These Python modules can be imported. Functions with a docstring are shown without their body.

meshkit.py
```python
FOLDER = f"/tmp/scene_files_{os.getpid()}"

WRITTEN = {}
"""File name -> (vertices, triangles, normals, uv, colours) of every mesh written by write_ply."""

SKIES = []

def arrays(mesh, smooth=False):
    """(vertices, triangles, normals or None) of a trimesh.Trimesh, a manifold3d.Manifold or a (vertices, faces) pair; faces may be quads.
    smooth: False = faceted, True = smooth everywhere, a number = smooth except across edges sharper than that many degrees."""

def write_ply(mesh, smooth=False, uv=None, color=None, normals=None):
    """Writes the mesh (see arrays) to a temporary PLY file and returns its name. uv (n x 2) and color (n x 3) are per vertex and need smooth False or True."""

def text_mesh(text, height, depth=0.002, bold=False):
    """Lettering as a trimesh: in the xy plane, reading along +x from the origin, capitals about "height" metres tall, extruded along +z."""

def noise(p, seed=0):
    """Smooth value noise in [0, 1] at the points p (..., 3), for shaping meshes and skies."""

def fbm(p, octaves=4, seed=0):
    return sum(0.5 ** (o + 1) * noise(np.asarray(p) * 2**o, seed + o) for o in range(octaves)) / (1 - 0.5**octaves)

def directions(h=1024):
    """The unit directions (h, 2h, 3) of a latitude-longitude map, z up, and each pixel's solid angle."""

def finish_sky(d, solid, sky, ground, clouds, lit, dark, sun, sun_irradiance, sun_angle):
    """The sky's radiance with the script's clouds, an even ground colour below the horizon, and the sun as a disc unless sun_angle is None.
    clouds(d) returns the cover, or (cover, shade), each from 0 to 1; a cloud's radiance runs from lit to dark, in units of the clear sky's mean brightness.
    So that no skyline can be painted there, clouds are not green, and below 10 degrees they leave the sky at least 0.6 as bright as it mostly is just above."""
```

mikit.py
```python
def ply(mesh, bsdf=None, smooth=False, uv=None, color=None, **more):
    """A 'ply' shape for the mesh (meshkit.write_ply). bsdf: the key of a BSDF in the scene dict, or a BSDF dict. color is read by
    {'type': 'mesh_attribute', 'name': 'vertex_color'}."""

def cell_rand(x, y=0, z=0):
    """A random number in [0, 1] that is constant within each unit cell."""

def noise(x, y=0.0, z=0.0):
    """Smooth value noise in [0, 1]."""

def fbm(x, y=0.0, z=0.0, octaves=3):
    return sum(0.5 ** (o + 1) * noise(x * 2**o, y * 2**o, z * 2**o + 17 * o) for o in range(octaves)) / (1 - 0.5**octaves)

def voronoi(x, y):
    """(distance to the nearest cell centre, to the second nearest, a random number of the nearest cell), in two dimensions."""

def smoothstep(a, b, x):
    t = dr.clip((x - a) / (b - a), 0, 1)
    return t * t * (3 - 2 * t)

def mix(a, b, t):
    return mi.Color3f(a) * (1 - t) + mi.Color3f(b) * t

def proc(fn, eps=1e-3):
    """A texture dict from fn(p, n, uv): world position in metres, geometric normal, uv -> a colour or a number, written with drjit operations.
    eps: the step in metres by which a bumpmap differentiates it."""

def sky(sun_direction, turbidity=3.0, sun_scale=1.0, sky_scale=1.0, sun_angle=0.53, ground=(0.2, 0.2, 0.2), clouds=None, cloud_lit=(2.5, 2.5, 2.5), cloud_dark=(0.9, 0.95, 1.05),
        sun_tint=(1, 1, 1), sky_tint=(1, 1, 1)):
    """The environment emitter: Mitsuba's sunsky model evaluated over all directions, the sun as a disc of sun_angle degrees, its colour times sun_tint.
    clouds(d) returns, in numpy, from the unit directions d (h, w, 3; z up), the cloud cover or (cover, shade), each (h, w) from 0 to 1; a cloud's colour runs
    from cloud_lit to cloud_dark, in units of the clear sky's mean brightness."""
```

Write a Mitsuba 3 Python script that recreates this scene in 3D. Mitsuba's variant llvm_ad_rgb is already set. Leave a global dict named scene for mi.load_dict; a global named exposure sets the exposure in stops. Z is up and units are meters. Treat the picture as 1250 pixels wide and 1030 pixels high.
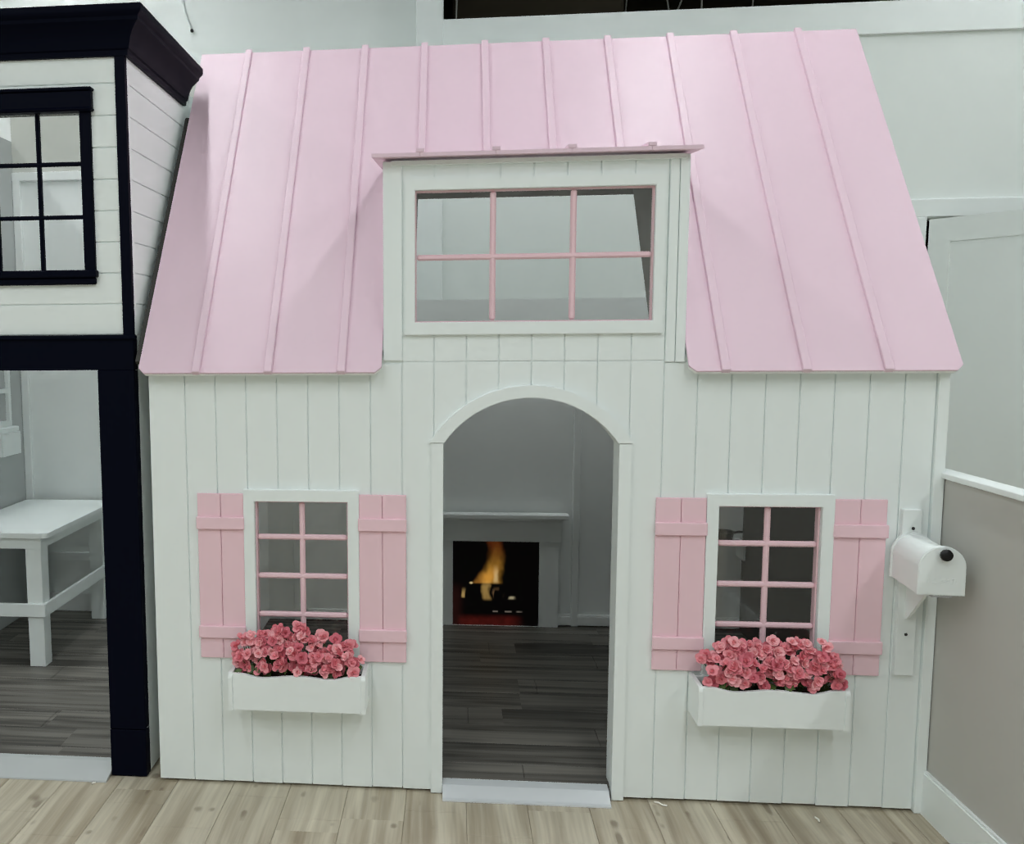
import math, random
import numpy as np, trimesh, drjit as dr
import mitsuba as mi
import mikit, meshkit
from shapely.geometry import Polygon, Point, box as rect
from shapely.ops import unary_union
from mikit import noise, fbm, voronoi, cell_rand, smoothstep, mix

T = mi.ScalarTransform4f
rng = np.random.default_rng(7)
random.seed(7)
scene, labels = {}, {}

# ------------------------------------------------------------------ camera
EYE = np.array([-0.2357, -3.0057, 1.4573])
FWD = np.array([-0.10605932, 0.98809057, -0.11148297])
UP = -np.array([0.00433099, -0.11165523, -0.99373757])
scene['camera'] = {'type': 'perspective', 'fov': 55.567, 'fov_axis': 'x', 'near_clip': 0.02, 'far_clip': 100.0,
                   'principal_point_offset_x': 0.158793, 'principal_point_offset_y': -0.030168,
                   'to_world': T().look_at(origin=EYE.tolist(), target=(EYE + FWD).tolist(), up=UP.tolist())}
exposure = -0.04
# ceiling strip lights: rows along the depth of the hall, x of each row and its radiance
LIGHT_Z = 4.10
LIGHT_ROWS = (-3.71, -1.45, 0.81, 2.75)
LIGHT_YS = ((0.30, 58.0), (-1.20, 14.0), (-2.80, 54.0), (-4.40, 78.0), (-6.00, 86.0))
LIGHTS = [(x, y, p) for x in LIGHT_ROWS for y, p in LIGHT_YS] + [(-2.60, 1.75, 76.0), (2.75, 1.75, 46.0)]  # the last two lamps are added to brighten the back walls
LIGHT_RGB = (0.95, 1.0, 1.0)


# ------------------------------------------------------------------ materials
def srgb(r, g, b):
    return [((c / 255) / 12.92 if c / 255 <= 0.04045 else ((c / 255 + 0.055) / 1.055) ** 2.4) for c in (r, g, b)]


def rgb(c):
    return {'type': 'rgb', 'value': [float(x) for x in c]}


def mat(name, color, rough=0.45, spec=0.5, metallic=0.0, two=False, **more):
    c = color if isinstance(color, dict) else rgb(color)
    d = {'type': 'principled', 'base_color': c, 'roughness': rough, 'specular': spec, 'metallic': metallic, **more}
    scene['mat_' + name] = {'type': 'twosided', 'bsdf': d} if two else d


def m(name):
    return 'mat_' + name


mat('white_paint', (0.735, 0.778, 0.772), 0.42)
mat('white_interior', (0.775, 0.800, 0.795), 0.5)
mat('white_wall', (0.715, 0.755, 0.738), 0.6, 0.3)
mat('pink_roof', (0.700, 0.525, 0.608), 0.40, 0.28)
mat('pink_paint', (0.765, 0.530, 0.590), 0.42)
mat('pink_muntin', (0.750, 0.520, 0.570), 0.40)
mat('navy_paint', (0.0010, 0.0018, 0.0075), 0.5, 0.05)
mat('grey_wall', (0.470, 0.462, 0.435), 0.7, 0.2)
mat('black_plastic', (0.006, 0.006, 0.007), 0.4, 0.3)
mat('screw', (0.02, 0.02, 0.02), 0.5)
mat('aluminium', (0.74, 0.77, 0.80), 0.42, metallic=0.35)
mat('beige_panel', (0.52, 0.53, 0.49), 0.6)
mat('grey_paint_and_shade', (0.43, 0.45, 0.45), 0.5)
mat('screen', (0.004, 0.0035, 0.0035), 0.6, 0.1)
mat('dark_grey_brown', (0.150, 0.145, 0.130), 0.8, 0.1)  # dark grey-brown of the dormer header and cheek linings
mat('soil', (0.030, 0.020, 0.018), 0.9, 0.1)
mat('leaf', (0.070, 0.115, 0.030), 0.5, two=True)
mat('stem', (0.060, 0.075, 0.025), 0.6)
for i, c in enumerate(((0.66, 0.190, 0.230), (0.57, 0.135, 0.175), (0.73, 0.270, 0.310), (0.80, 0.390, 0.420))):
    mat('petal_%d' % i, c, 0.55, 0.3, two=True)
mat('dark_board_and_shade', (0.030, 0.029, 0.025), 0.55)
mat('dark_ceiling', (0.018, 0.018, 0.016), 0.9, 0.1)
mat('dark_timber', (0.065, 0.056, 0.040), 0.9, 0.1)
mat('wire', (0.45, 0.45, 0.42), 0.6)
mat('paper', (0.85, 0.83, 0.76), 0.8)
mat('steel_grey', (0.30, 0.31, 0.31), 0.5)
scene['mat_glass'] = {'type': 'thindielectric', 'int_ior': 1.49}

PW, PL = 0.19, 1.25          # floor planks of the hall


def oak(p, n, uv):
    col = dr.floor(p.x / PW)
    off = cell_rand(col, 3, 1) * PL
    row = dr.floor((p.y + off) / PL)
    r = cell_rand(col, row, 5)
    sx, sy = p.x + 13.7 * r, p.y + 7.1 * r
    warp = 0.035 * fbm(sx * 6, sy * 1.6, 4, 3)
    g = fbm((sx + warp) * 34, sy * 1.7, 2, 4)
    g2 = fbm((sx + warp) * 150, sy * 5, 9, 3)
    broad = fbm(sx * 9, sy * 1.3, 6, 3)
    knot = smoothstep(0.76, 0.90, fbm(sx * 22, sy * 11, 21, 2))
    t = smoothstep(0.20, 0.76, 0.62 * g + 0.38 * broad)
    streak = smoothstep(0.60, 0.80, fbm((sx + 2 * warp) * 26, sy * 0.9, 33, 3))
    c = mix(srgb(151, 139, 118), srgb(195, 187, 168), t)
    c = c * (0.86 + 0.26 * g2) * (0.95 + 0.09 * r)
    c = mix(c, srgb(118, 102, 82), 0.42 * streak)
    return mix(c, srgb(104, 90, 74), 0.60 * knot)


def greywood(p, n, uv):
    row = dr.floor(p.y / 0.165)
    off = cell_rand(row, 8, 2) * 1.2
    col = dr.floor((p.x + off) / 1.2)
    r = cell_rand(row, col, 4)
    sx, sy = p.x + 9.3 * r, p.y + 5.2 * r
    g = fbm(sx * 1.8, (sy + 0.02 * fbm(sx * 2, sy * 7, 1, 2)) * 42, 2, 4)
    broad = fbm(sx * 1.5, sy * 10, 5, 3)
    t = smoothstep(0.28, 0.72, 0.5 * g + 0.5 * broad)
    c = mix(srgb(66, 63, 59), srgb(124, 120, 114), t)
    return c * (0.80 + 0.36 * r)


def fire_print(p, n, uv):
    """The glowing picture of a log fire: u to the right, v up, both 0 to 1."""
    u, v = uv.x, uv.y
    w = 0.05 * (fbm(u * 9, v * 7, 3, 3) - 0.5) * 2
    # tall main flame, wider low lick to its left
    cx = 0.475 + 0.025 * dr.sin(v * 9) + 0.8 * w
    half = 0.150 - 0.045 * smoothstep(0.60, 1.0, v)
    tall = smoothstep(1.0, 0.30, dr.abs(u - cx) / half) * smoothstep(0.48, 0.52, v)
    main = tall * (0.45 + 0.75 * smoothstep(1.0, 0.62, v))
    redtop = tall * smoothstep(0.62, 0.95, v)
    lean = 0.30 + (v - 0.50) * 0.75 + w
    lick = smoothstep(1.0, 0.2, dr.abs(u - lean - 0.03) / 0.14) * smoothstep(0.485, 0.51, v) * smoothstep(0.74, 0.56, v)
    core = smoothstep(1.0, 0.1, dr.abs(u - 0.50 - w * 0.6) / 0.05) * smoothstep(0.48, 0.54, v) * smoothstep(0.74, 0.58, v)
    low = smoothstep(1.0, 0.2, dr.abs(u - 0.40 - w) / 0.06) * smoothstep(0.28, 0.33, v) * smoothstep(0.55, 0.45, v)
    low2 = smoothstep(1.0, 0.2, dr.abs(u - 0.53 - w) / 0.07) * smoothstep(0.30, 0.34, v) * smoothstep(0.47, 0.34, v)
    low3 = smoothstep(1.0, 0.2, dr.abs(u - 0.69 - w) / 0.05) * smoothstep(0.30, 0.33, v) * smoothstep(0.36, 0.33, v)
    low4 = smoothstep(1.0, 0.2, dr.abs(u - 0.125 - w * .5) / 0.03) * smoothstep(0.31, 0.34, v) * smoothstep(0.46, 0.36, v)
    spark = smoothstep(1.0, 0.1, dr.sqrt(dr.square((u - 0.215) / 0.03) + dr.square((v - 0.50) / 0.022)))
    streak = smoothstep(0.015, 0.004, dr.abs(v - 0.165)) * smoothstep(0.55, 0.75, noise(u * 14, 2, 1)) * smoothstep(0.2, 0.3, u) * smoothstep(0.85, 0.75, u)
    rough = 0.65 + 0.7 * fbm(u * 12, v * 6, 8, 3)
    c = mi.Color3f(0.0008, 0.0006, 0.0006)
    c += mi.Color3f(0.215, 0.105, 0.014) * main * rough - mi.Color3f(0.03, 0.032, 0.004) * redtop
    c += mi.Color3f(0.20, 0.085, 0.014) * lick * rough
    c += mi.Color3f(0.22, 0.20, 0.12) * core
    c += mi.Color3f(0.24, 0.15, 0.045) * low * rough
    c += mi.Color3f(0.26, 0.15, 0.07) * low2 * rough * smoothstep(0.35, 0.6, noise(u * 30, v * 6, 4))
    c += mi.Color3f(0.30, 0.26, 0.16) * low3 + mi.Color3f(0.30, 0.20, 0.07) * low4
    c += mi.Color3f(0.50, 0.40, 0.20) * spark + mi.Color3f(0.10, 0.085, 0.07) * streak
    ember = smoothstep(0.145, 0.06, v) * smoothstep(0.03, 0.14, u) * smoothstep(0.86, 0.66, u) * (0.35 + 0.9 * fbm(u * 14, v * 20, 5, 3))
    c += mi.Color3f(0.050, 0.0045, 0.003) * ember
    side = smoothstep(0.16, 0.02, u) * smoothstep(0.55, 0.35, v)
    c += mi.Color3f(0.012, 0.0025, 0.002) * side
    return dr.maximum(c, 0.0004)


def drywall(p, n, uv):
    f = fbm(p.x * 5, p.z * 5, p.y * 5, 3)
    return mi.Color3f(0.775, 0.81, 0.80) * (0.97 + 0.06 * f)


def drywall_height(p, n, uv):
    return fbm(p.x * 9, p.z * 9, p.y * 9, 3)


mat('oak', mikit.proc(oak), 0.50, 0.4)
mat('greywood', mikit.proc(greywood), 0.46, 0.4)
scene['mat_drywall'] = {'type': 'bumpmap', 'scale': 0.006, 'arbitrary': mikit.proc(drywall_height),
                        'bsdf': {'type': 'principled', 'base_color': mikit.proc(drywall), 'roughness': 0.6, 'specular': 0.3}}


# ------------------------------------------------------------------ helpers
COUNT = {}


def key_for(name):
    k = COUNT.get(name, 0)
    COUNT[name] = k + 1
    return name if k == 0 else '%s_%03d' % (name, k)


def put(name, mesh, material, parent=None, smooth=False, **more):
    key = key_for((parent + '__' if parent else '') + name)
    if isinstance(mesh, dict):
        scene[key] = {**mesh, **more}
    else:
        scene[key] = mikit.ply(mesh, m(material), smooth=smooth, **more)
    return key


def thing(name, label, cat, group=None):
    key = key_for(name)
    labels[key] = {'label': label, 'category': cat}
    if group:
        labels[key]['group'] = group
    return key


def tag(key, label, cat=None, group=None, kind=None):
    d = labels.setdefault(key, {})
    d['label'] = label
    for a, b in (('category', cat), ('group', group), ('kind', kind)):
        if b:
            d[a] = b
    return key


def struct(name, mesh, material, parent=None, label=None, **more):
    key = put(name, mesh, material, parent, **more)
    if not parent:
        labels[key] = {'kind': 'structure', 'label': label or name.replace('_', ' ')}
    elif label:
        labels[key] = {'label': label}
    return key


def bx(x0, x1, y0, y1, z0, z1, b=0.0):
    """A box, its twelve edges chamfered by b."""
    if b <= 0:
        bm = trimesh.creation.box([x1 - x0, y1 - y0, z1 - z0])
    else:
        b = min(b, 0.45 * min(x1 - x0, y1 - y0, z1 - z0))
        h = np.array([x1 - x0, y1 - y0, z1 - z0]) / 2
        pts = []
        for s in np.ndindex(2, 2, 2):
            sg = np.array(s) * 2 - 1
            for k in range(3):
                q = h - b
                q[k] = h[k]
                pts.append(q * sg)
        bm = trimesh.Trimesh(np.array(pts)).convex_hull
    bm.apply_translation([(x0 + x1) / 2, (y0 + y1) / 2, (z0 + z1) / 2])
    return bm


def join(*ms):
    return trimesh.util.concatenate([q for q in ms if q is not None])


def polys(g):
    return [q for q in getattr(g, 'geoms', [g]) if q.geom_type == 'Polygon' and q.area > 1e-6]


def extrude(poly, depth):
    return join(*[trimesh.creation.extrude_polygon(q, depth, engine='earcut') for q in polys(poly)])


def facing(poly, y_front, y_back, bevel=0.0):
    """A polygon in (x, z) as a plate from y_back to y_front (towards the viewer), its front edge chamfered in one step."""
    parts = [extrude(poly, y_back - y_front - bevel)]
    if bevel:
        inner = poly.buffer(-bevel, join_style=2)
        q = extrude(inner, bevel)
        q.apply_translation([0, 0, y_back - y_front - bevel])
        parts.append(q)
    o = join(*parts)
    v = o.vertices
    o.vertices = np.stack([v[:, 0], y_back - v[:, 2], v[:, 1]], 1)
    return o


def sideways(poly, x_low, x_high):
    """A polygon in (y, z) as a plate from x_low to x_high."""
    o = extrude(poly, x_high - x_low)
    v = o.vertices
    o.vertices = np.stack([x_low + v[:, 2], v[:, 0], v[:, 1]], 1)
    return o


def flat(poly, z_low, z_high):
    o = extrude(poly, z_high - z_low)
    o.apply_translation([0, 0, z_low])
    return o


def tube(points, r, sides=6):
    p = np.asarray(points, float)
    t = np.gradient(p, axis=0)
    t /= np.linalg.norm(t, axis=1, keepdims=True) + 1e-12
    a = np.cross(t, [0.31, 0.22, 0.93])
    a /= np.linalg.norm(a, axis=1, keepdims=True) + 1e-12
    b = np.cross(t, a)
    ang = np.arange(sides) * 2 * np.pi / sides
    v = p[:, None] + r * (np.cos(ang)[None, :, None] * a[:, None] + np.sin(ang)[None, :, None] * b[:, None])
    n = len(p)
    f = []
    for i in range(n - 1):
        for j in range(sides):
            k = (j + 1) % sides
            f += [[i * sides + j, i * sides + k, (i + 1) * sides + k], [i * sides + j, (i + 1) * sides + k, (i + 1) * sides + j]]
    for j in range(1, sides - 1):
        f += [[0, j + 1, j], [(n - 1) * sides, (n - 1) * sides + j, (n - 1) * sides + j + 1]]
    o = trimesh.Trimesh(v.reshape(-1, 3), np.array(f), process=False)
    return o


def sheet(x0, x1, y, z0, z1):
    return (np.array([[x0, y, z0], [x1, y, z0], [x1, y, z1], [x0, y, z1]]), np.array([[0, 1, 2], [0, 2, 3]]))


# ------------------------------------------------------------------ the hall
floor = struct('floor', bx(-6.2, 5.7, -8.2, 8.2, -0.12, -0.004), 'oak', label='light oak plank floor of the hall')
y_lo, y_hi = -1.3, 0.5
for col in range(-11, 8):
    # each plank its own board, with the joints where the grain of the material breaks
    hsh = None
    x0, x1 = col * PW, (col + 1) * PW
    for row in range(2):
        a = y_lo + row * 0.9 + 0.35 * ((col * 0.618) % 1.0)
        lo = y_lo if row == 0 else a
        hi = y_lo + 0.9 + 0.35 * ((col * 0.618) % 1.0) if row == 0 else y_hi
        put('plank', bx(x0 + 0.0006, x1 - 0.0006, lo + 0.0006, hi - 0.0006, -0.006, 0.0, 0.0008), 'oak', floor)

struct('ceiling', bx(-6.2, 5.7, -8.2, 8.2, 4.62, 4.74), 'dark_ceiling', label='dark open ceiling above the lights')
struct('wall_left', bx(-6.3, -6.2, -8.2, 8.2, -0.1, 4.7), 'white_wall', label='white side wall of the hall')
struct('wall_front', bx(-6.2, 5.7, -8.3, -8.2, -0.1, 4.7), 'white_wall', label='white wall of the hall facing the playhouses')
struct('wall_far_right', bx(5.7, 5.8, -8.2, 8.2, -0.1, 4.7), 'white_wall', label='white wall at the far right of the hall')
struct('wall_far', bx(-6.2, 5.7, 8.1, 8.2, -0.1, 4.7), 'dark_ceiling', label='dark wall of the store room behind the panelled wall')
wbl = struct('wall_back_left', bx(-6.2, -0.40, 2.75, 2.85, -0.0, 4.62), 'drywall', label='white textured drywall behind the navy trimmed playhouse')
wb = struct('wall_back', join(bx(-0.42, 2.20, 2.42, 2.52, 0, 3.06), bx(2.20, 3.06, 2.42, 2.52, 2.052, 3.06), bx(3.06, 5.7, 2.42, 2.52, 0, 3.06)), 'white_wall', label='white panelled back wall')
put('rail', bx(-0.298, 5.7, 2.40, 2.54, 2.977, 3.137, 0.003), 'white_paint', wb)
put('rail', bx(2.0, 5.7, 2.395, 2.42, 2.058, 2.149, 0.003), 'white_paint', wb)
put('stile', bx(-0.441, -0.298, 2.40, 2.76, 0, 4.62, 0.003), 'white_paint', wb)
put('stile', bx(2.10, 2.192, 2.395, 2.42, 0, 2.058, 0.003), 'white_paint', wb)
# the leaf of door_1, hinged at its left and standing open towards the viewer
leaf = join(bx(0, 0.82, 0.006, 0.034, 0.01, 2.042, 0.002))
frame = facing(rect(0, 0.01, 0.82, 2.042).difference(rect(0.115, 0.25, 0.705, 1.922)), 0.0, 0.006)
T_door = trimesh.transformations.rotation_matrix(-math.radians(57.3), [0, 0, 1])
T_door[:3, 3] = [2.198, 2.385, 0]
for q in (leaf, frame):
    q.apply_transform(T_door)
d1 = struct('door_1', leaf, 'white_wall', label='white shaker panel door standing ajar behind the half wall')
put('frame', frame, 'white_wall', d1)
# half wall on the right, coming towards the viewer from the house corner
wr = struct('wall_right', bx(1.203, 1.241, -2.2, 1.86, 0, 1.036), 'grey_wall', label='grey half wall with a white cap right of the pink roofed playhouse')
put('cap', join(bx(1.190, 1.250, -2.21, -0.006, 1.036, 1.053, 0.002), bx(1.2005, 1.250, -0.006, 1.86, 1.036, 1.053, 0.002)), 'white_paint', wr)
bbp = join(bx(1.190, 1.203, -2.2, -0.004, 0, 0.130), bx(1.194, 1.203, -2.2, -0.004, 0.130, 0.137))
struct('baseboard_right', bbp, 'white_paint', label='white baseboard of the grey half wall')
# store room behind: joists, bracing and cables in the dark
jo = thing('roof_joist', 'dark timber joist high behind the panelled wall', 'joist', 'joists in the dark above the panelled wall')
put('beam', bx(-1.0, 6, 4.6, 4.7, 4.36, 4.62), 'dark_timber', jo)
for y in (3.6, 5.6, 6.6):
    k = thing('roof_joist', 'dark timber joist high behind the panelled wall', 'joist', 'joists in the dark above the panelled wall')
    put('beam', bx(-1.0, 5.6, y, y + 0.1, 4.36, 4.62), 'dark_timber', k)
dk = thing('air_duct', 'dark dusty duct in the gap above the panelled wall', 'duct')
put('casing', bx(-0.25, 0.85, 3.7, 4.5, 3.35, 3.9, 0.02), 'dark_timber', dk)
for i, (xa, xb, ya, za, zb) in enumerate(((-0.26, -0.24, 3.1, 4.5, 2.9), (1.02, 1.30, 4.2, 4.6, 3.3), (1.55, 1.10, 4.2, 4.5, 3.2), (1.36, 1.40, 4.0, 4.5, 3.3), (0.95, 0.93, 4.3, 4.5, 3.3), (1.86, 1.80, 4.4, 4.5, 3.3))):
    k = put('hanging_cable', tube([[xa, ya, za], [(xa + xb) / 2 + 0.03, ya, (za + zb) / 2], [xb, ya, zb]], 0.006), 'wire', smooth=True)
    tag(k, 'thin cable hanging in the dark gap above the panelled wall', 'cable', 'cables above the panelled wall')
k = put('cord', tube([[-1.83, 2.742, 3.70], [-1.81, 2.742, 3.42], [-1.785, 2.742, 3.32], [-1.755, 2.742, 3.245]], 0.006), 'white_paint', wbl, smooth=True)
labels[k] = {'label': 'short white cord hanging down the drywall'}
k = put('tip', trimesh.creation.icosphere(2, 0.010).apply_translation([-1.753, 2.740, 3.238]), 'black_plastic', k)
labels[k] = {'label': 'dark tip of the cord'}

for lx, ly, power in LIGHTS:
    k = thing('ceiling_light', 'white strip light hanging from the dark ceiling', 'lamp', 'strip lights under the ceiling')
    put('housing', bx(lx - 0.06, lx + 0.06, ly - 0.62, ly + 0.62, LIGHT_Z + 0.004, LIGHT_Z + 0.07, 0.006), 'white_paint', k)
    em = put('tube', (np.array([[lx - 0.045, ly - 0.6, LIGHT_Z], [lx + 0.045, ly - 0.6, LIGHT_Z], [lx + 0.045, ly + 0.6, LIGHT_Z], [lx - 0.045, ly + 0.6, LIGHT_Z]]),
                      np.array([[0, 2, 1], [0, 3, 2]])), 'white_paint', k)
    scene[em]['emitter'] = {'type': 'area', 'radiance': rgb(np.array(LIGHT_RGB) * power)}

# ------------------------------------------------------------------ the pink roofed playhouse
house = thing('playhouse', 'white board playhouse with pink ribbed roof, dormer window and arched doorway', 'playhouse')
G = 0.0983                                  # board pitch
WX, WIN_H, WIN_Z0, WIN_Z1 = 0.7125, 0.1490, 0.453, 0.947
ARC_Z, ARC_R = 0.956, 0.3177
arch_hole = unary_union([rect(-0.266, -0.05, 0.266, 1.132), Point(0, ARC_Z).buffer(ARC_R, 48).intersection(rect(-0.266, 1.10, 0.266, 1.4))])
win_holes = [rect(s * WX - WIN_H, WIN_Z0, s * WX + WIN_H, WIN_Z1) for s in (-1, 1)]
dorm_hole = rect(-0.353, 1.504, 0.353, 1.898)
holes = unary_union([arch_hole, dorm_hole] + win_holes)
core = unary_union([rect(-1.19, 0.012, 1.19, 1.40), rect(-0.44, 1.3, 0.44, 1.985)]).difference(holes)
fw = put('front_wall', facing(core, 0.006, 0.034), 'white_paint', house)
edges = [-1.2] + [k * G for k in range(-11, 12)] + [1.169]
cut = holes.buffer(0.002, join_style=2)
for a, b in zip(edges[:-1], edges[1:]):
    inner = abs((a + b) / 2) < 0.40
    top = 1.3842 if inner else 1.378
    p = rect(a + 0.0014, 0.008 + 0.003 * random.random(), b - 0.0014, top).difference(cut)
    for q in polys(p):
        put('board', facing(q, 0.0, 0.006, 0.0016), 'white_paint', fw)
    if inner:
        p = rect(a + 0.0014, 1.3852, b - 0.0014, 1.974).difference(cut)
        for q in polys(p):
            put('board', facing(q, 0.0, 0.006, 0.0016), 'white_paint', fw)
put('corner_board', bx(1.170, 1.200, -0.012, 0.04, 0.001, 1.40, 0.0015), 'white_paint', house)
# dormer front: corner boards and a thin frieze under its roof
put('corner_board', bx(-0.450, -0.392, -0.006, 0.02, 1.388, 1.985, 0.0015), 'white_paint', house)
put('corner_board', bx(0.394, 0.4215, -0.005, 0.02, 1.380, 1.985, 0.0015), 'white_paint', house)
put('corner_board', bx(0.4230, 0.450, -0.009, 0.02, 1.380, 1.985, 0.0015), 'white_paint', house)
put('frieze', bx(-0.425, 0.440, -0.014, 0.0, 1.972, 1.986, 0.0015), 'white_paint', house)
# side, back and inside
side = Polygon([(0.034, 0.004), (1.82, 0.004), (1.82, 1.64), (1.45, 1.70), (0.845, 2.50), (0.034, 1.42)])
put('side_wall', sideways(side, -1.20, -1.17), 'white_interior', house)
put('side_wall', sideways(side, 1.17, 1.199), 'white_interior', house)
bw = put('back_wall', bx(-1.17, 1.17, 1.79, 1.82, 0.004, 1.640), 'white_interior', house)
for x in (-1.02, -0.365, 0.365):
    put('batten', bx(x - 0.0175, x + 0.0175, 1.772, 1.79, 0.03, 1.40, 0.003), 'white_interior', bw)
for x0, x1 in ((-1.0025, -0.3825), (0.3825, 1.150)):
    put('baseboard', join(bx(x0, x1, 1.768, 1.79, 0.038, 0.080), bx(x0, x1, 1.774, 1.79, 0.080, 0.088)), 'white_interior', bw)
put('baseboard', join(bx(0.2835, 0.3475, 1.768, 1.79, 0.038, 0.080), bx(0.2835, 0.3475, 1.774, 1.79, 0.080, 0.088)), 'white_interior', bw)
k = put('dark_panel', bx(1.150, 1.169, 0.10, 1.765, 0.033, 1.24, 0.002), 'dark_board_and_shade', house)
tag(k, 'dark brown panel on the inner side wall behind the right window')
hf = put('floor_base', bx(-1.17, 1.17, 0.036, 1.79, 0.004, 0.024), 'greywood', house)
for r in range(11):
    y0, y1 = max(0.022, r * 0.165), min(1.789, (r + 1) * 0.165)
    if r == 0:
        pieces = [(-0.264, 0.264)]
        cutx = []
    cuts = [-1.17] + [c for c in (np.arange(-2, 3) * 1.2 + ((r * 0.618) % 1.0) * 1.2) if -1.1 < c < 1.1] + [1.17]
    for a, b in zip(cuts[:-1], cuts[1:]):
        y_a = max(y0, 0.036)
        put('plank', bx(a + 0.0006, b - 0.0006, y_a + 0.0006, y1 - 0.0006, 0.024, 0.0305, 0.0015), 'greywood', hf)
# arched doorway: jamb, casing legs and arch
ring = arch_hole.buffer(0.012, join_style=2).difference(arch_hole).intersection(rect(-1, 0.004, 1, 2))
df = put('doorway', facing(ring, 0.0, 0.100), 'white_paint', house)
put('casing', facing(rect(-0.3025, 0.003, -0.2655, 1.1335), -0.013, 0.0, 0.0015), 'white_paint', df)
put('casing', facing(rect(0.2655, 0.003, 0.3025, 1.1335), -0.013, 0.0, 0.0015), 'white_paint', df)
arch = Point(0, ARC_Z).buffer(ARC_R + 0.0385, 64).difference(Point(0, ARC_Z).buffer(ARC_R, 64)).intersection(rect(-0.4, 1.135, 0.4, 1.5))
k = put('arch', facing(arch, -0.017, 0.0, 0.0015), 'white_paint', df)
tag(k, 'white arched head of the doorway casing')
sill = Polygon([(-0.064, 0.001), (-0.064, 0.006), (-0.050, 0.0075), (-0.006, 0.0305), (0.034, 0.0335), (0.034, 0.0305), (-0.004, 0.027), (-0.050, 0.001)])
k = put('threshold', sideways(sill, -0.2645, 0.2585), 'aluminium', house)
tag(k, 'silver metal threshold ramp in the arched doorway')


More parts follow.
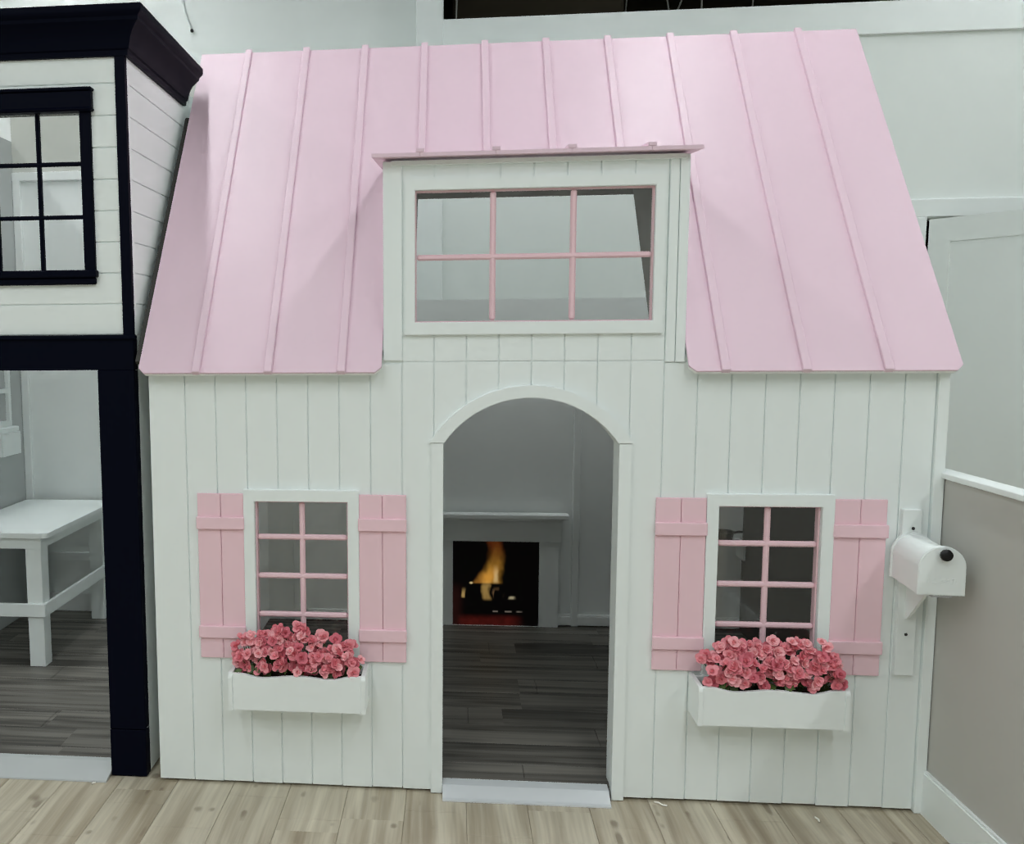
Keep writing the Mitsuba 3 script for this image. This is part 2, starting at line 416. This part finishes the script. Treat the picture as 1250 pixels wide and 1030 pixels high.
def small_window(cx):
    w = put('window', facing(rect(cx - 0.184, 0.418, cx + 0.184, 0.984).difference(rect(cx - WIN_H, WIN_Z0, cx + WIN_H, WIN_Z1)), -0.018, 0.0, 0.0015), 'white_paint', house)
    o = rect(cx - WIN_H, WIN_Z0, cx + WIN_H, WIN_Z1)
    put('sash', facing(o.difference(o.buffer(-0.0045, join_style=2)), 0.002, 0.030), 'pink_muntin', w)
    put('muntin', bx(cx - 0.0085, cx + 0.0085, 0.004, 0.022, WIN_Z0 + 0.0045, WIN_Z1 - 0.0045, 0.005), 'pink_muntin', w)
    zs = (0.5755, 0.7025, 0.829)
    for z in zs:
        put('muntin', bx(cx - WIN_H + 0.0045, cx + WIN_H - 0.0045, 0.003, 0.021, z - 0.0085, z + 0.0085, 0.005), 'pink_muntin', w)
    rows = (WIN_Z0 + 0.0045,) + zs + (WIN_Z1 - 0.0045,)
    for x0, x1 in ((cx - WIN_H + 0.0045, cx), (cx, cx + WIN_H - 0.0045)):
        for z0, z1 in zip(rows[:-1], rows[1:]):
            put('pane', sheet(x0, x1, 0.0135, z0, z1), 'glass', w)
    return w


small_window(-WX)
small_window(WX - 0.001)
dw = put('window', facing(rect(-0.384, 1.466, 0.383, 1.931).difference(dorm_hole), -0.016, 0.0, 0.0015), 'white_paint', house)
put('sash', facing(dorm_hole.difference(dorm_hole.buffer(-0.0035, join_style=2)), 0.003, 0.030), 'pink_muntin', dw)
for x in (-0.119, 0.119):
    put('muntin', bx(x - 0.009, x + 0.009, 0.004, 0.022, 1.509, 1.893, 0.005), 'pink_muntin', dw)
put('muntin', bx(-0.348, 0.348, 0.003, 0.021, 1.691, 1.708, 0.005), 'pink_muntin', dw)
for x0, x1 in ((-0.348, -0.119), (-0.119, 0.119), (0.119, 0.348)):
    for z0, z1 in ((1.509, 1.70), (1.70, 1.893)):
        put('pane', sheet(x0, x1, 0.0135, z0, z1), 'glass', dw)

# shutters: two boards and two rails each
for x0, x1 in ((-1.0465, -0.8965), (-0.5285, -0.381), (0.3785, 0.5265), (0.8955, 1.0455)):
    xm = (x0 + x1) / 2
    s = put('shutter', bx(x0 + 0.004, x1 - 0.004, -0.004, 0.0, 0.436, 0.966), 'pink_paint', house)
    put('board', facing(rect(x0, 0.432, xm - 0.0007, 0.970), -0.013, -0.004, 0.0015), 'pink_paint', s)
    put('board', facing(rect(xm + 0.0007, 0.432, x1, 0.970), -0.013, -0.004, 0.0015), 'pink_paint', s)
    for z in (0.501, 0.857):
        put('rail', bx(x0 - 0.002, x1 + 0.002, -0.026, -0.013, z, z + 0.039, 0.0018), 'pink_paint', s)

# main roof: deck, eleven sheets, ten seams; the dormer cuts through it
RY, RZ, RA = -0.060, 1.355, math.atan2(1.205, 0.905)
RL = math.hypot(1.205, 0.905)


def on_roof(mesh, h0):
    v = mesh.vertices
    c, s = math.cos(RA), math.sin(RA)
    h = v[:, 2] + h0
    mesh.vertices = np.stack([v[:, 0], RY + v[:, 1] * c - h * s, RZ + v[:, 1] * s + h * c], 1)
    return mesh


S_D = 0.852                                   # up the slope to where the dormer roof comes in
DX = 0.4535
CL = 0.020
outline = Polygon([(-1.215, CL), (-1.215 + CL, 0), (-DX - CL, 0), (-DX, CL), (-DX, S_D), (DX, S_D), (DX, CL), (DX + CL, 0), (1.215 - CL, 0), (1.215, CL), (1.215, RL), (-1.215, RL)])
roof = put('roof', on_roof(extrude(outline.buffer(-0.003), 0.014), -0.020), 'white_interior', house)
seams = [-0.010 + 0.2262 * (k + 0.5) for k in range(-5, 5)]
bounds = [-1.215] + seams + [1.215]
for a, b in zip(bounds[:-1], bounds[1:]):
    p = outline.intersection(rect(a + 0.001, 0, b - 0.001, RL))
    for q in polys(p):
        put('panel', on_roof(extrude(q, 0.006), -0.006), 'pink_roof', roof)
for x in seams:
    s0 = S_D - 0.02 if abs(x) < DX else -0.004
    q = bx(x - 0.0125, x + 0.0125, s0, RL + 0.006, 0, 0.018, 0.002)
    put('seam', on_roof(q, -0.006), 'pink_roof', roof)
put('added_back_slope', sideways(Polygon([(0.845, 2.560), (1.12, 2.194), (1.107, 2.184), (0.845, 2.533)]), -1.215, 1.215), 'white_interior', roof)  # unseen rear strip, added to cut the light on the wall behind
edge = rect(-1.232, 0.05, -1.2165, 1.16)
put('shadow_gap_strip', on_roof(extrude(edge, 0.014), -0.022), 'dark_board_and_shade', roof)  # dark strip added in place of the shadow gap beside the roof
put('added_loft_floor', bx(-1.17, 1.17, 0.036, 1.00, 1.402, 1.420), 'white_interior', house)  # unseen floor, added and cut short to shape the light in the room below
put('header', bx(-0.438, 0.438, 0.405, 0.425, 1.932, 1.985), 'dark_grey_brown', house)
for sx in (-1, 1):
    tri = Polygon([(0.036, 1.46), (0.036, 1.984), (0.404, 1.984), (0.404, 1.95)])
    lo = 0.3585 if sx > 0 else -0.3705
    cl = put('cheek_lining', sideways(tri, lo, lo + 0.012), 'dark_grey_brown', house)
dm = put('dormer', join(sideways(Polygon([(0.02, 1.40), (0.02, 1.990), (0.445, 2.025), (0.40, 1.965)]), -0.450, -0.440),
                        sideways(Polygon([(0.02, 1.40), (0.02, 1.990), (0.445, 2.025), (0.40, 1.965)]), 0.440, 0.450)), 'white_interior', house)


def on_dormer(mesh):
    v = mesh.vertices.copy()
    v[:, 2] += 2.000 + math.tan(math.radians(5)) * (v[:, 1] + 0.06)
    mesh.vertices = v
    return mesh


db = (-0.480, -0.336, -0.114, 0.105, 0.330, 0.474)
for a, b in zip(db[:-1], db[1:]):
    put('roof_panel', on_dormer(bx(a + 0.0005, b - 0.0005, -0.060, 0.462, -0.011, 0.0)), 'pink_roof', dm)
for x in db[1:-1]:
    put('seam', on_dormer(bx(x - 0.0125, x + 0.0125, -0.062, 0.455, 0.0, 0.013, 0.002)), 'pink_roof', dm)

# ------------------------------------------------------------------ toy fireplace inside
FX = -0.023
fp = thing('toy_fireplace', 'white mantel fireplace with glowing log fire picture, seen through the arched doorway', 'fireplace')
put('surround', facing(rect(FX - 0.306, 0.0305, FX + 0.306, 0.56).difference(rect(FX - 0.211, 0.031, FX + 0.211, 0.458)), 1.748, 1.772, 0.001), 'white_interior', fp)
put('header', bx(FX - 0.316, FX + 0.316, 1.738, 1.748, 0.46, 0.570, 0.001), 'white_interior', fp)
put('bed_moulding', bx(FX - 0.325, FX + 0.325, 1.722, 1.772, 0.562, 0.578, 0.004), 'white_interior', fp)
k = put('mantel_shelf', bx(FX - 0.347, FX + 0.347, 1.698, 1.772, 0.578, 0.600, 0.003), 'white_interior', fp)
fv = np.array([[FX - 0.211, 1.762, 0.031], [FX + 0.211, 1.762, 0.031], [FX + 0.211, 1.762, 0.458], [FX - 0.211, 1.762, 0.458]])
k = put('fire_picture', (fv, np.array([[0, 1, 2], [0, 2, 3]])), 'screen', fp, uv=np.array([[0, 0], [1, 0], [1, 1], [0, 1.0]]))
scene[k]['emitter'] = {'type': 'area', 'radiance': mikit.proc(fire_print)}
tag(k, 'glowing picture of orange flames over dark logs')
# small shelf with a dark bowl behind the right window
k = thing('wall_shelf', 'small white shelf on the back wall inside, behind the right window', 'shelf')
put('board', bx(0.96, 1.145, 1.66, 1.79, 0.470, 0.484, 0.002), 'white_interior', k)
put('bracket', bx(1.128, 1.140, 1.67, 1.79, 0.40, 0.470), 'white_interior', k)
k = thing('toy_pan', 'dark toy pan on the small white shelf behind the right window', 'toy pan')
ang = np.linspace(0, 1, 7)
pan = trimesh.creation.revolve(np.array([[0, 0], [0.050, 0], [0.058, 0.046], [0.055, 0.046], [0.047, 0.004], [0, 0.004]]), sections=28)
pan.apply_translation([1.040, 1.725, 0.484])
put('bowl', pan, 'black_plastic', k, smooth=35)
put('handle', tube([[1.094, 1.715, 0.524], [1.110, 1.705, 0.530], [1.132, 1.698, 0.532]], 0.006), 'black_plastic', k, smooth=True)

# ------------------------------------------------------------------ window boxes and their flowers
FLORET = []


def floret(seed, petals):
    r = np.random.default_rng(seed)
    V, F = [], []
    for layer in range(2):
        for i in range(petals):
            a = 2 * np.pi * (i + 0.5 * layer) / petals + r.normal(0, 0.12)
            tilt = (0.30 if layer == 0 else 0.95) + r.normal(0, 0.22)
            size = (0.0092 if layer == 0 else 0.0062) * r.uniform(0.85, 1.15)
            n = 8
            ring = []
            for j in range(n):
                b = 2 * np.pi * j / n
                x, y = size * (0.95 + math.cos(b)) * 0.98, size * math.sin(b)
                z = 0.28 * size * (math.cos(b) ** 2 + math.sin(b) ** 2) + 0.12 * size * math.sin(2 * b + seed)
                ring.append((x, y, z))
            pts = np.array([(size * 0.95, 0, 0)] + ring)
            ct, st = math.cos(tilt), math.sin(tilt)
            pts = np.stack([pts[:, 0] * ct - pts[:, 2] * st, pts[:, 1], pts[:, 0] * st + pts[:, 2] * ct], 1)
            ca, sa = math.cos(a), math.sin(a)
            pts = np.stack([pts[:, 0] * ca - pts[:, 1] * sa, pts[:, 0] * sa + pts[:, 1] * ca, pts[:, 2]], 1)
            base = sum(len(q) for q in V)
            V.append(pts)
            F += [[base, base + 1 + j, base + 1 + (j + 1) % n] for j in range(n)]
    return np.vstack(V), np.array(F)


for i in range(8):
    FLORET.append(mikit.ply(floret(40 + i, 4 + i % 2), m('petal_%d' % (i % 4)), smooth=True))
LEAF = []
for i in range(3):
    n = 9
    t = np.linspace(0, 1, n)
    wd = 0.012 * np.sin(np.pi * t ** 0.8) + 0.0006
    v = np.vstack([np.stack([wd, t * 0.042, 0.006 * np.sin(2.2 * t) + 0.25 * wd], 1), np.stack([0 * t, t * 0.042, 0.006 * np.sin(2.2 * t)], 1), np.stack([-wd, t * 0.042, 0.006 * np.sin(2.2 * t) + 0.25 * wd], 1)])
    f = []
    for j in range(n - 1):
        for c in (0, 1):
            a = c * n + j
            f += [[a, a + n, a + 1], [a + 1, a + n, a + n + 1]]
    LEAF.append(mikit.ply((v, np.array(f)), m('leaf'), smooth=True))


def aim(pos, normal, spin, s=1.0):
    z = np.asarray(normal, float)
    z /= np.linalg.norm(z)
    x = np.cross([0.2, 0.5, 0.9], z)
    x /= np.linalg.norm(x)
    y = np.cross(z, x)
    ca, sa = math.cos(spin), math.sin(spin)
    M = np.eye(4)
    M[:3, 0], M[:3, 1], M[:3, 2], M[:3, 3] = (x * ca + y * sa) * s, (y * ca - x * sa) * s, z * s, pos
    return T(M.tolist())


def flower_box(cx, side_name, seed, crown, per):
    w = 0.2150
    b = thing('flower_box', 'white window box with wavy front edge under the window %s' % side_name, 'window box')
    x0, x1 = cx - w, cx + w
    tt = np.linspace(0, 1, 61)
    zt = []
    for t in tt:
        u = min(t, 1 - t) * 2                       # 0 at the ends, 1 in the middle
        if u < 0.10:
            z = 0.0
        elif u < 0.45:
            z = -0.012 * (0.5 - 0.5 * math.cos(math.pi * (u - 0.10) / 0.35))
        else:
            z = -0.012 + 0.008 * (0.5 - 0.5 * math.cos(math.pi * (u - 0.45) / 0.55))
        zt.append(0.421 + z)
    xs = x0 + 0.013 + tt * (2 * w - 0.026)
    front = Polygon([(x0 + 0.013, 0.303), (x1 - 0.013, 0.303)] + list(zip(xs[::-1], zt[::-1])))
    put('front_panel', facing(front, -0.126, -0.114, 0.0012), 'white_paint', b)
    e = Polygon([(-0.002, 0.303), (-0.130, 0.303), (-0.130, 0.405)] + [(-0.130 + 0.016 * (1 - math.cos(a)), 0.405 + 0.018 * math.sin(a)) for a in np.linspace(0.2, np.pi / 2, 6)] + [(-0.002, 0.423)])
    put('end_panel', sideways(e, x0, x0 + 0.013), 'white_paint', b)
    put('end_panel', sideways(e, x1 - 0.013, x1), 'white_paint', b)
    put('back_panel', bx(x0 + 0.013, x1 - 0.013, -0.029, -0.019, 0.303, 0.421), 'white_paint', b)
    put('bottom_panel', bx(x0 + 0.013, x1 - 0.013, -0.114, -0.029, 0.303, 0.315), 'white_paint', b)
    soil = trimesh.creation.box([2 * w - 0.028, 0.084, 0.06]).subdivide().subdivide().subdivide()
    soil.apply_translation([cx, -0.0715, 0.360])
    v = soil.vertices.copy()
    v[:, 2] += (v[:, 2] > 0.38) * 0.012 * meshkit.fbm(v * 60, 3, seed)
    soil.vertices = v
    labels[put('soil', soil, 'soil', b)] = {'label': 'dark potting soil', 'kind': 'stuff'}
    r = np.random.default_rng(seed)
    xs_c, zs_c = np.array(crown)[:, 0], np.array(crown)[:, 1]
    nspr = 6
    for i in range(nspr):
        place = ('leftmost', 'second from the left', 'third from the left', 'third from the right', 'second from the right', 'rightmost')[i]
        s = thing('flower_sprig', 'pink blossom sprig, %s of six in the box %s' % (place, side_name.replace('arched ', '')), 'flowers', 'pink blossoms in the window box %s' % side_name)
        fx = x0 + 0.035 + (2 * w - 0.07) * (i + 0.5) / nspr
        root = np.array([fx, -0.072 + r.uniform(-0.015, 0.015), 0.392])
        tubes = []
        for j in range(per):
            px = np.clip(fx + r.uniform(-1, 1) * 0.050, xs_c[0], xs_c[-1])
            top = np.interp(px, xs_c, zs_c)
            q = r.uniform(0, 1) ** 0.75
            pz = 0.418 + (top - 0.418) * q
            py = -0.078 - 0.052 * math.sin(math.pi * min(1, 0.15 + q * 0.9)) * r.uniform(0.0, 1.0) + 0.035 * (q - 0.3) * r.uniform(0.2, 1)
            if px < x0 + 0.016 or px > x1 - 0.016:
                pz = max(pz, 0.438)
            pos = np.array([px, min(py, -0.040), pz])
            nrm = np.array([0.9 * (px - cx) / w * 0.5 + r.normal(0, 0.35), -1.0 + 0.3 * r.normal(), 0.35 + 0.7 * q + r.normal(0, 0.3)])
            key = put('floret', {**FLORET[r.integers(0, 8)], 'to_world': aim(pos, nrm, r.uniform(0, 6.28), r.uniform(0.9, 1.25))}, None, s)
            mid = (root + pos) / 2 + np.array([0, 0, 0.012])
            tubes.append(tube([root, mid, pos], 0.0013, 4))
        put('stem', join(*tubes), 'stem', s, smooth=True)
        for j in range(5):
            pos = root + np.array([r.uniform(-0.03, 0.03), r.uniform(-0.02, 0.01), 0.022 + r.uniform(0, 0.03)])
            nrm = np.array([r.normal(0, 0.5), -0.7, 0.6 + r.normal(0, 0.3)])
            put('leaf', {**LEAF[r.integers(0, 3)], 'to_world': aim(pos, nrm, r.uniform(0, 6.28), r.uniform(0.7, 1.1))}, None, s)
    return b


flower_box(-0.7165, 'left of the arched doorway', 11, ((-0.935, 0.485), (-0.905, 0.515), (-0.86, 0.545), (-0.81, 0.535), (-0.745, 0.572), (-0.70, 0.555), (-0.67, 0.525), (-0.62, 0.535), (-0.585, 0.520), (-0.545, 0.505), (-0.505, 0.450)), 30)
flower_box(0.7075, 'right of the arched doorway', 23, ((0.475, 0.500), (0.50, 0.520), (0.55, 0.520), (0.60, 0.550), (0.66, 0.535), (0.72, 0.548), (0.765, 0.560), (0.81, 0.545), (0.865, 0.560), (0.90, 0.500), (0.945, 0.475)), 34)

# ------------------------------------------------------------------ mailbox
mb = thing('mailbox', 'small white arched mailbox with black knob on the right end of the playhouse wall', 'mailbox')
put('mounting_plate', bx(1.087, 1.142, -0.019, 0.0, 0.437, 0.943, 0.002), 'white_paint', mb)
for x, z in ((1.117, 0.887), (1.1135, 0.565)):
    q = trimesh.creation.cylinder(0.0045, 0.004, sections=14)
    q.apply_transform(trimesh.transformations.rotation_matrix(math.pi / 2, [1, 0, 0]))
    q.apply_translation([x, -0.0195, z])
    put('screw', q, 'screw', mb, smooth=40)


def tunnel(half, h_straight, n=28):
    a = np.linspace(0, math.pi, n)
    return Polygon([(-half, 0), (half, 0)] + [(half * math.cos(t), h_straight + half * math.sin(t)) for t in a])


M_box = trimesh.transformations.rotation_matrix(-math.radians(5.0), [0, 0, 1])
M_box[:3, 3] = [1.118, -0.0205, 0.743]


def boxed(mesh):
    return mesh.apply_transform(M_box)


put('body', boxed(facing(tunnel(0.0565, 0.072), -0.212, -0.008)), 'white_paint', mb, smooth=25)
put('back_flange', boxed(facing(tunnel(0.0605, 0.072), -0.010, 0.0, 0.001)), 'white_paint', mb, smooth=25)
door = put('door', boxed(facing(tunnel(0.0600, 0.077), -0.222, -0.210, 0.0025)), 'white_paint', mb, smooth=25)
kn = trimesh.creation.revolve(np.array([[0, 0], [0.007, 0], [0.007, 0.008], [0.0150, 0.010], [0.0162, 0.014], [0.0155, 0.020], [0.011, 0.0235], [0, 0.0245]]), sections=32)
kn.apply_transform(trimesh.transformations.rotation_matrix(math.pi / 2, [1, 0, 0]))
kn.apply_translation([0.002, -0.222, 0.116])
k = put('knob', boxed(kn), 'black_plastic', door, smooth=35)
tag(k, 'round black knob')
tx = meshkit.text_mesh('U.S. MAIL', 0.0135, 0.0022)
tx.apply_translation([-tx.bounds[1][0] / 2, 0, 0])
v = tx.vertices
tx.vertices = np.stack([v[:, 0] * 0.92, -0.2212 - v[:, 2], v[:, 1] + 0.034], 1)
put('lettering', boxed(tx), 'white_paint', door)
put('latch', boxed(bx(-0.022, 0.030, -0.218, -0.180, -0.006, 0.0)), 'steel_grey', mb)
put('bracket', sideways(Polygon([(-0.019, 0.743), (-0.150, 0.743), (-0.150, 0.733), (-0.030, 0.615), (-0.019, 0.612)]), 1.107, 1.116), 'white_paint', mb)

# ------------------------------------------------------------------ the navy trimmed playhouse on the left
nav = thing('playhouse', 'white shiplap playhouse with navy trim, cornice and wide doorway at the left edge', 'playhouse')
NF, NX, NL = 0.030, -1.252, -2.60       # front plane, right side plane, left end
SP = 0.0972
open_low = rect(-2.45, -0.1, -1.372, 1.362)
WO = rect(-1.984, 1.680, -1.402, 2.166)
nfw = put('front_wall', facing(rect(NL, 1.362, NX, 2.40).difference(WO), NF + 0.006, NF + 0.034), 'white_paint', nav)
zb = [2.350 - SP * k for k in range(0, 10)]
for k in range(len(zb) - 1):
    z1, z0 = zb[k], max(zb[k + 1], 1.474)
    z1 = z1 if k else 2.352
    if z1 - z0 < 0.01:
        continue
    for q in polys(rect(NL, z0 + 0.0014, -1.283, z1 - 0.0014).difference(WO.buffer(0.01, join_style=2))):
        put('board', facing(q, NF, NF + 0.006, 0.0016), 'white_paint', nfw)
nsw = put('side_wall', bx(NX - 0.030, NX - 0.006, NF + 0.03, 1.88, 0.006, 2.40), 'white_paint', nav)
put('board', bx(NX - 0.006, NX, NF + 0.012, 1.88, 0.006, 1.3765, 0.001), 'white_paint', nsw)
for k in range(10):
    z1, z0 = 2.350 - SP * k, 2.350 - SP * (k + 1)
    put('board', bx(NX - 0.006, NX, NF + 0.012, 1.88, z0 + 0.0014, z1 - 0.0014, 0.0014), 'white_paint', nsw)
put('corner_board', bx(-1.2835, NX + 0.001, NF - 0.010, NF + 0.012, 1.472, 2.352, 0.0015), 'navy_paint', nav)
bp = put('belt_board', bx(NL, NX + 0.001, NF - 0.010, NF + 0.030, 1.362, 1.462, 0.0015), 'navy_paint', nav)
put('ledge', bx(NL, NX + 0.008, NF - 0.022, NF + 0.010, 1.460, 1.474, 0.003), 'navy_paint', bp)
post = put('door_post', bx(-1.372, NX + 0.001, NF - 0.012, NF + 0.030, 0.166, 1.362, 0.0015), 'navy_paint', nav)
put('plinth', bx(-1.3725, NX + 0.0015, NF - 0.014, NF + 0.030, 0.004, 0.164, 0.0015), 'navy_paint', post)
put('door_post', bx(NL, -2.48, NF - 0.012, NF + 0.030, 0.004, 1.362, 0.0015), 'navy_paint', nav)
prof = [(0.0, 2.330), (0.012, 2.330), (0.014, 2.346), (0.020, 2.350), (0.023, 2.362), (0.028, 2.380), (0.040, 2.400), (0.056, 2.414), (0.064, 2.420), (0.066, 2.430), (0.072, 2.434), (0.078, 2.440), (0.080, 2.446), (0.080, 2.462), (0.0, 2.464)]
secs = []
for kind in ('left', 'corner', 'end'):
    for d, z in prof:
        secs.append({'left': (NL, NF - d, z), 'corner': (NX + d, NF - d, z), 'end': (NX + d, 0.685, z)}[kind])
n = len(prof)
F = []
for s in range(2):
    for j in range(n):
        k2 = (j + 1) % n
        a, b, c, d = s * n + j, s * n + k2, (s + 1) * n + k2, (s + 1) * n + j
        F += [[a, c, b], [a, d, c]]
cap = trimesh.creation.triangulate_polygon(Polygon(prof), engine='earcut')
near = [int(np.argmin(np.hypot(*(np.array(prof) - q).T))) for q in cap[0]]
F += [[near[i] for i in t] for t in cap[1]] + [[near[i] + 2 * n for i in t[::-1]] for t in cap[1]]
corn = trimesh.Trimesh(np.array(secs), np.array(F), process=False)
trimesh.repair.fix_normals(corn)
put('cornice', corn, 'navy_paint', nav, smooth=30)
# its window
nw = put('window', facing(rect(-2.020, 1.665, -1.3665, 2.172).difference(WO), NF - 0.012, NF + 0.034, 0.0015), 'navy_paint', nav)
hd = put('head', bx(-2.030, -1.3585, NF - 0.022, NF, 2.176, 2.228, 0.002), 'navy_paint', nw)
put('cap', bx(-2.034, -1.354, NF - 0.030, NF, 2.228, 2.238, 0.003), 'navy_paint', nw)
put('bead', bx(-2.034, -1.354, NF - 0.030, NF, 2.166, 2.178, 0.005), 'navy_paint', nw)
put('sill', join(bx(-2.030, -1.359, NF - 0.030, NF, 1.656, 1.679, 0.004), bx(-2.020, -1.366, NF - 0.018, NF, 1.634, 1.656, 0.004)), 'navy_paint', nw)
ncol = [-1.402 - 0.1455 * k for k in range(5)]
nrow = (1.680, 1.847, 2.012, 2.166)
for x in ncol[1:-1]:
    put('muntin', bx(x - 0.006, x + 0.006, NF + 0.004, NF + 0.022, 1.680, 2.166, 0.003), 'navy_paint', nw)
for z in nrow[1:-1]:
    put('muntin', bx(-1.984, -1.402, NF + 0.003, NF + 0.021, z - 0.006, z + 0.006, 0.003), 'navy_paint', nw)
for x1, x0 in zip(ncol[:-1], ncol[1:]):
    for z0, z1 in zip(nrow[:-1], nrow[1:]):
        put('pane', sheet(x0, x1, NF + 0.013, z0, z1), 'glass', nw)
# inside, open to the lights above
NB = 1.86
nbw = put('back_wall', bx(-2.50, NX - 0.030, NB, NB + 0.03, 0.006, 2.72), 'white_interior', nav)
put('upper_panel', bx(-2.47, NX - 0.03, NB - 0.006, NB, 2.305, 2.72), 'beige_panel', nbw)
put('rail', bx(-2.47, NX - 0.03, NB - 0.024, NB, 2.262, 2.305, 0.002), 'white_interior', nbw)
put('stile', bx(-2.468, -2.430, NB - 0.024, NB, 0.11, 2.262, 0.002), 'white_interior', nbw)
put('rail', bx(-2.445, NX - 0.03, NB - 0.014, NB, 0.30, 0.345, 0.002), 'white_interior', nbw)
put('baseboard', bx(-2.47, NX - 0.03, NB - 0.022, NB, 0.032, 0.13, 0.002), 'white_interior', nbw)
put('side_wall', bx(-2.50, -2.47, NF + 0.034, NB, 0.006, 2.46), 'grey_paint_and_shade', nav)  # shade on this inner wall is put into its grey colour
ng = put('floor_base', bx(-2.47, NX - 0.03, NF + 0.04, NB, 0.004, 0.024), 'greywood', nav)
for r in range(12):
    y0, y1 = max(NF + 0.060, r * 0.165), min(NB - 0.001, (r + 1) * 0.165)
    if y1 - y0 < 0.02:
        continue
    cuts = [-2.47] + [c for c in (np.arange(-4, 1) * 1.2 + ((r * 0.618 + 0.3) % 1.0) * 1.2) if -2.40 < c < -1.35] + [NX - 0.031]
    for a, b in zip(cuts[:-1], cuts[1:]):
        put('plank', bx(a + 0.0006, b - 0.0006, y0 + 0.0006, y1 - 0.0006, 0.024, 0.0305, 0.0015), 'greywood', ng)
k = put('threshold', sideways(Polygon([(-0.034, 0.001), (-0.032, 0.006), (NF + 0.036, 0.032), (NF + 0.060, 0.032), (NF + 0.060, 0.022), (-0.02, 0.001)]), -2.45, -1.374), 'grey_paint_and_shade', nav)
tag(k, 'pale grey sloped threshold of the wide doorway')

# play table in it
tb = thing('play_table', 'white table with rounded top and lower rails inside the navy trimmed playhouse', 'table')
TX0, TX1, TY0, TY1 = -2.452, -1.970, 0.940, 1.815
top = rect(TX0, TY0, TX1, TY1).buffer(-0.03).buffer(0.03, 12)
put('tabletop', flat(top, 0.612, 0.633), 'white_paint', tb, smooth=30)
put('apron', join(bx(TX0 + 0.04, TX1 - 0.040, TY0 + 0.026, TY0 + 0.046, 0.560, 0.612), bx(TX1 - 0.060, TX1 - 0.040, TY0 + 0.026, TY1 - 0.026, 0.560, 0.612),
                  bx(TX0 + 0.04, TX0 + 0.06, TY0 + 0.046, TY1 - 0.046, 0.560, 0.612), bx(TX0 + 0.04, TX1 - 0.060, TY1 - 0.046, TY1 - 0.026, 0.560, 0.612)), 'white_paint', tb)
for x in (TX1 - 0.116, TX0 + 0.046):
    for y in (TY0 + 0.034, TY1 - 0.106):
        put('leg', bx(x, x + 0.071, y, y + 0.071, 0.0305, 0.606, 0.002), 'white_paint', tb)
put('rail', bx(TX0 + 0.03, TX1 - 0.030, TY0 + 0.017, TY0 + 0.034, 0.258, 0.316, 0.002), 'white_paint', tb)
put('rail', bx(TX1 - 0.045, TX1 - 0.030, TY0 + 0.034, TY1 - 0.02, 0.258, 0.316, 0.002), 'white_paint', tb)
# little window unit on the left wall
wu = thing('wall_cabinet', 'small white window frame with rounded planter box on the inner wall left of the table', 'wall unit')
put('frame', sideways(Polygon([(1.50, 1.03), (1.68, 1.03), (1.68, 1.48), (1.50, 1.48)], [[(1.525, 1.06), (1.655, 1.06), (1.655, 1.20), (1.525, 1.20)][::-1], [(1.525, 1.22), (1.655, 1.22), (1.655, 1.45), (1.525, 1.45)][::-1]]), -2.47, -2.452), 'white_paint', wu)
put('sill', bx(-2.47, -2.43, 1.47, 1.71, 1.005, 1.03, 0.003), 'white_paint', wu)
put('planter', flat(Polygon([(-2.47, 1.48), (-2.41, 1.48), (-2.41, 1.68), (-2.415, 1.69), (-2.47, 1.70)]), 0.895, 1.005), 'white_paint', wu)

# ------------------------------------------------------------------ scraps on the floor
for i, (x, y, pts) in enumerate(((-1.418, -0.047, ((0, 0), (0.006, 0.002), (0.010, 0.008))), (0.864, -0.095, ((0, 0), (0.002, 0.012), (-0.004, 0.026))), (0.398, -0.012, ((0, 0), (0.014, -0.006), (0.020, -0.018), (0.034, -0.022))))):
    p = [[x + a, y + b, 0.0035] for a, b in pts]
    k = put('paper_scrap', tube(p, 0.003, 5), 'paper', smooth=True)
    tag(k, ('white crumb on the floor before the navy post', 'pale sliver on the floor below the right window box', 'curled white shaving on the floor right of the threshold')[i], 'scrap')
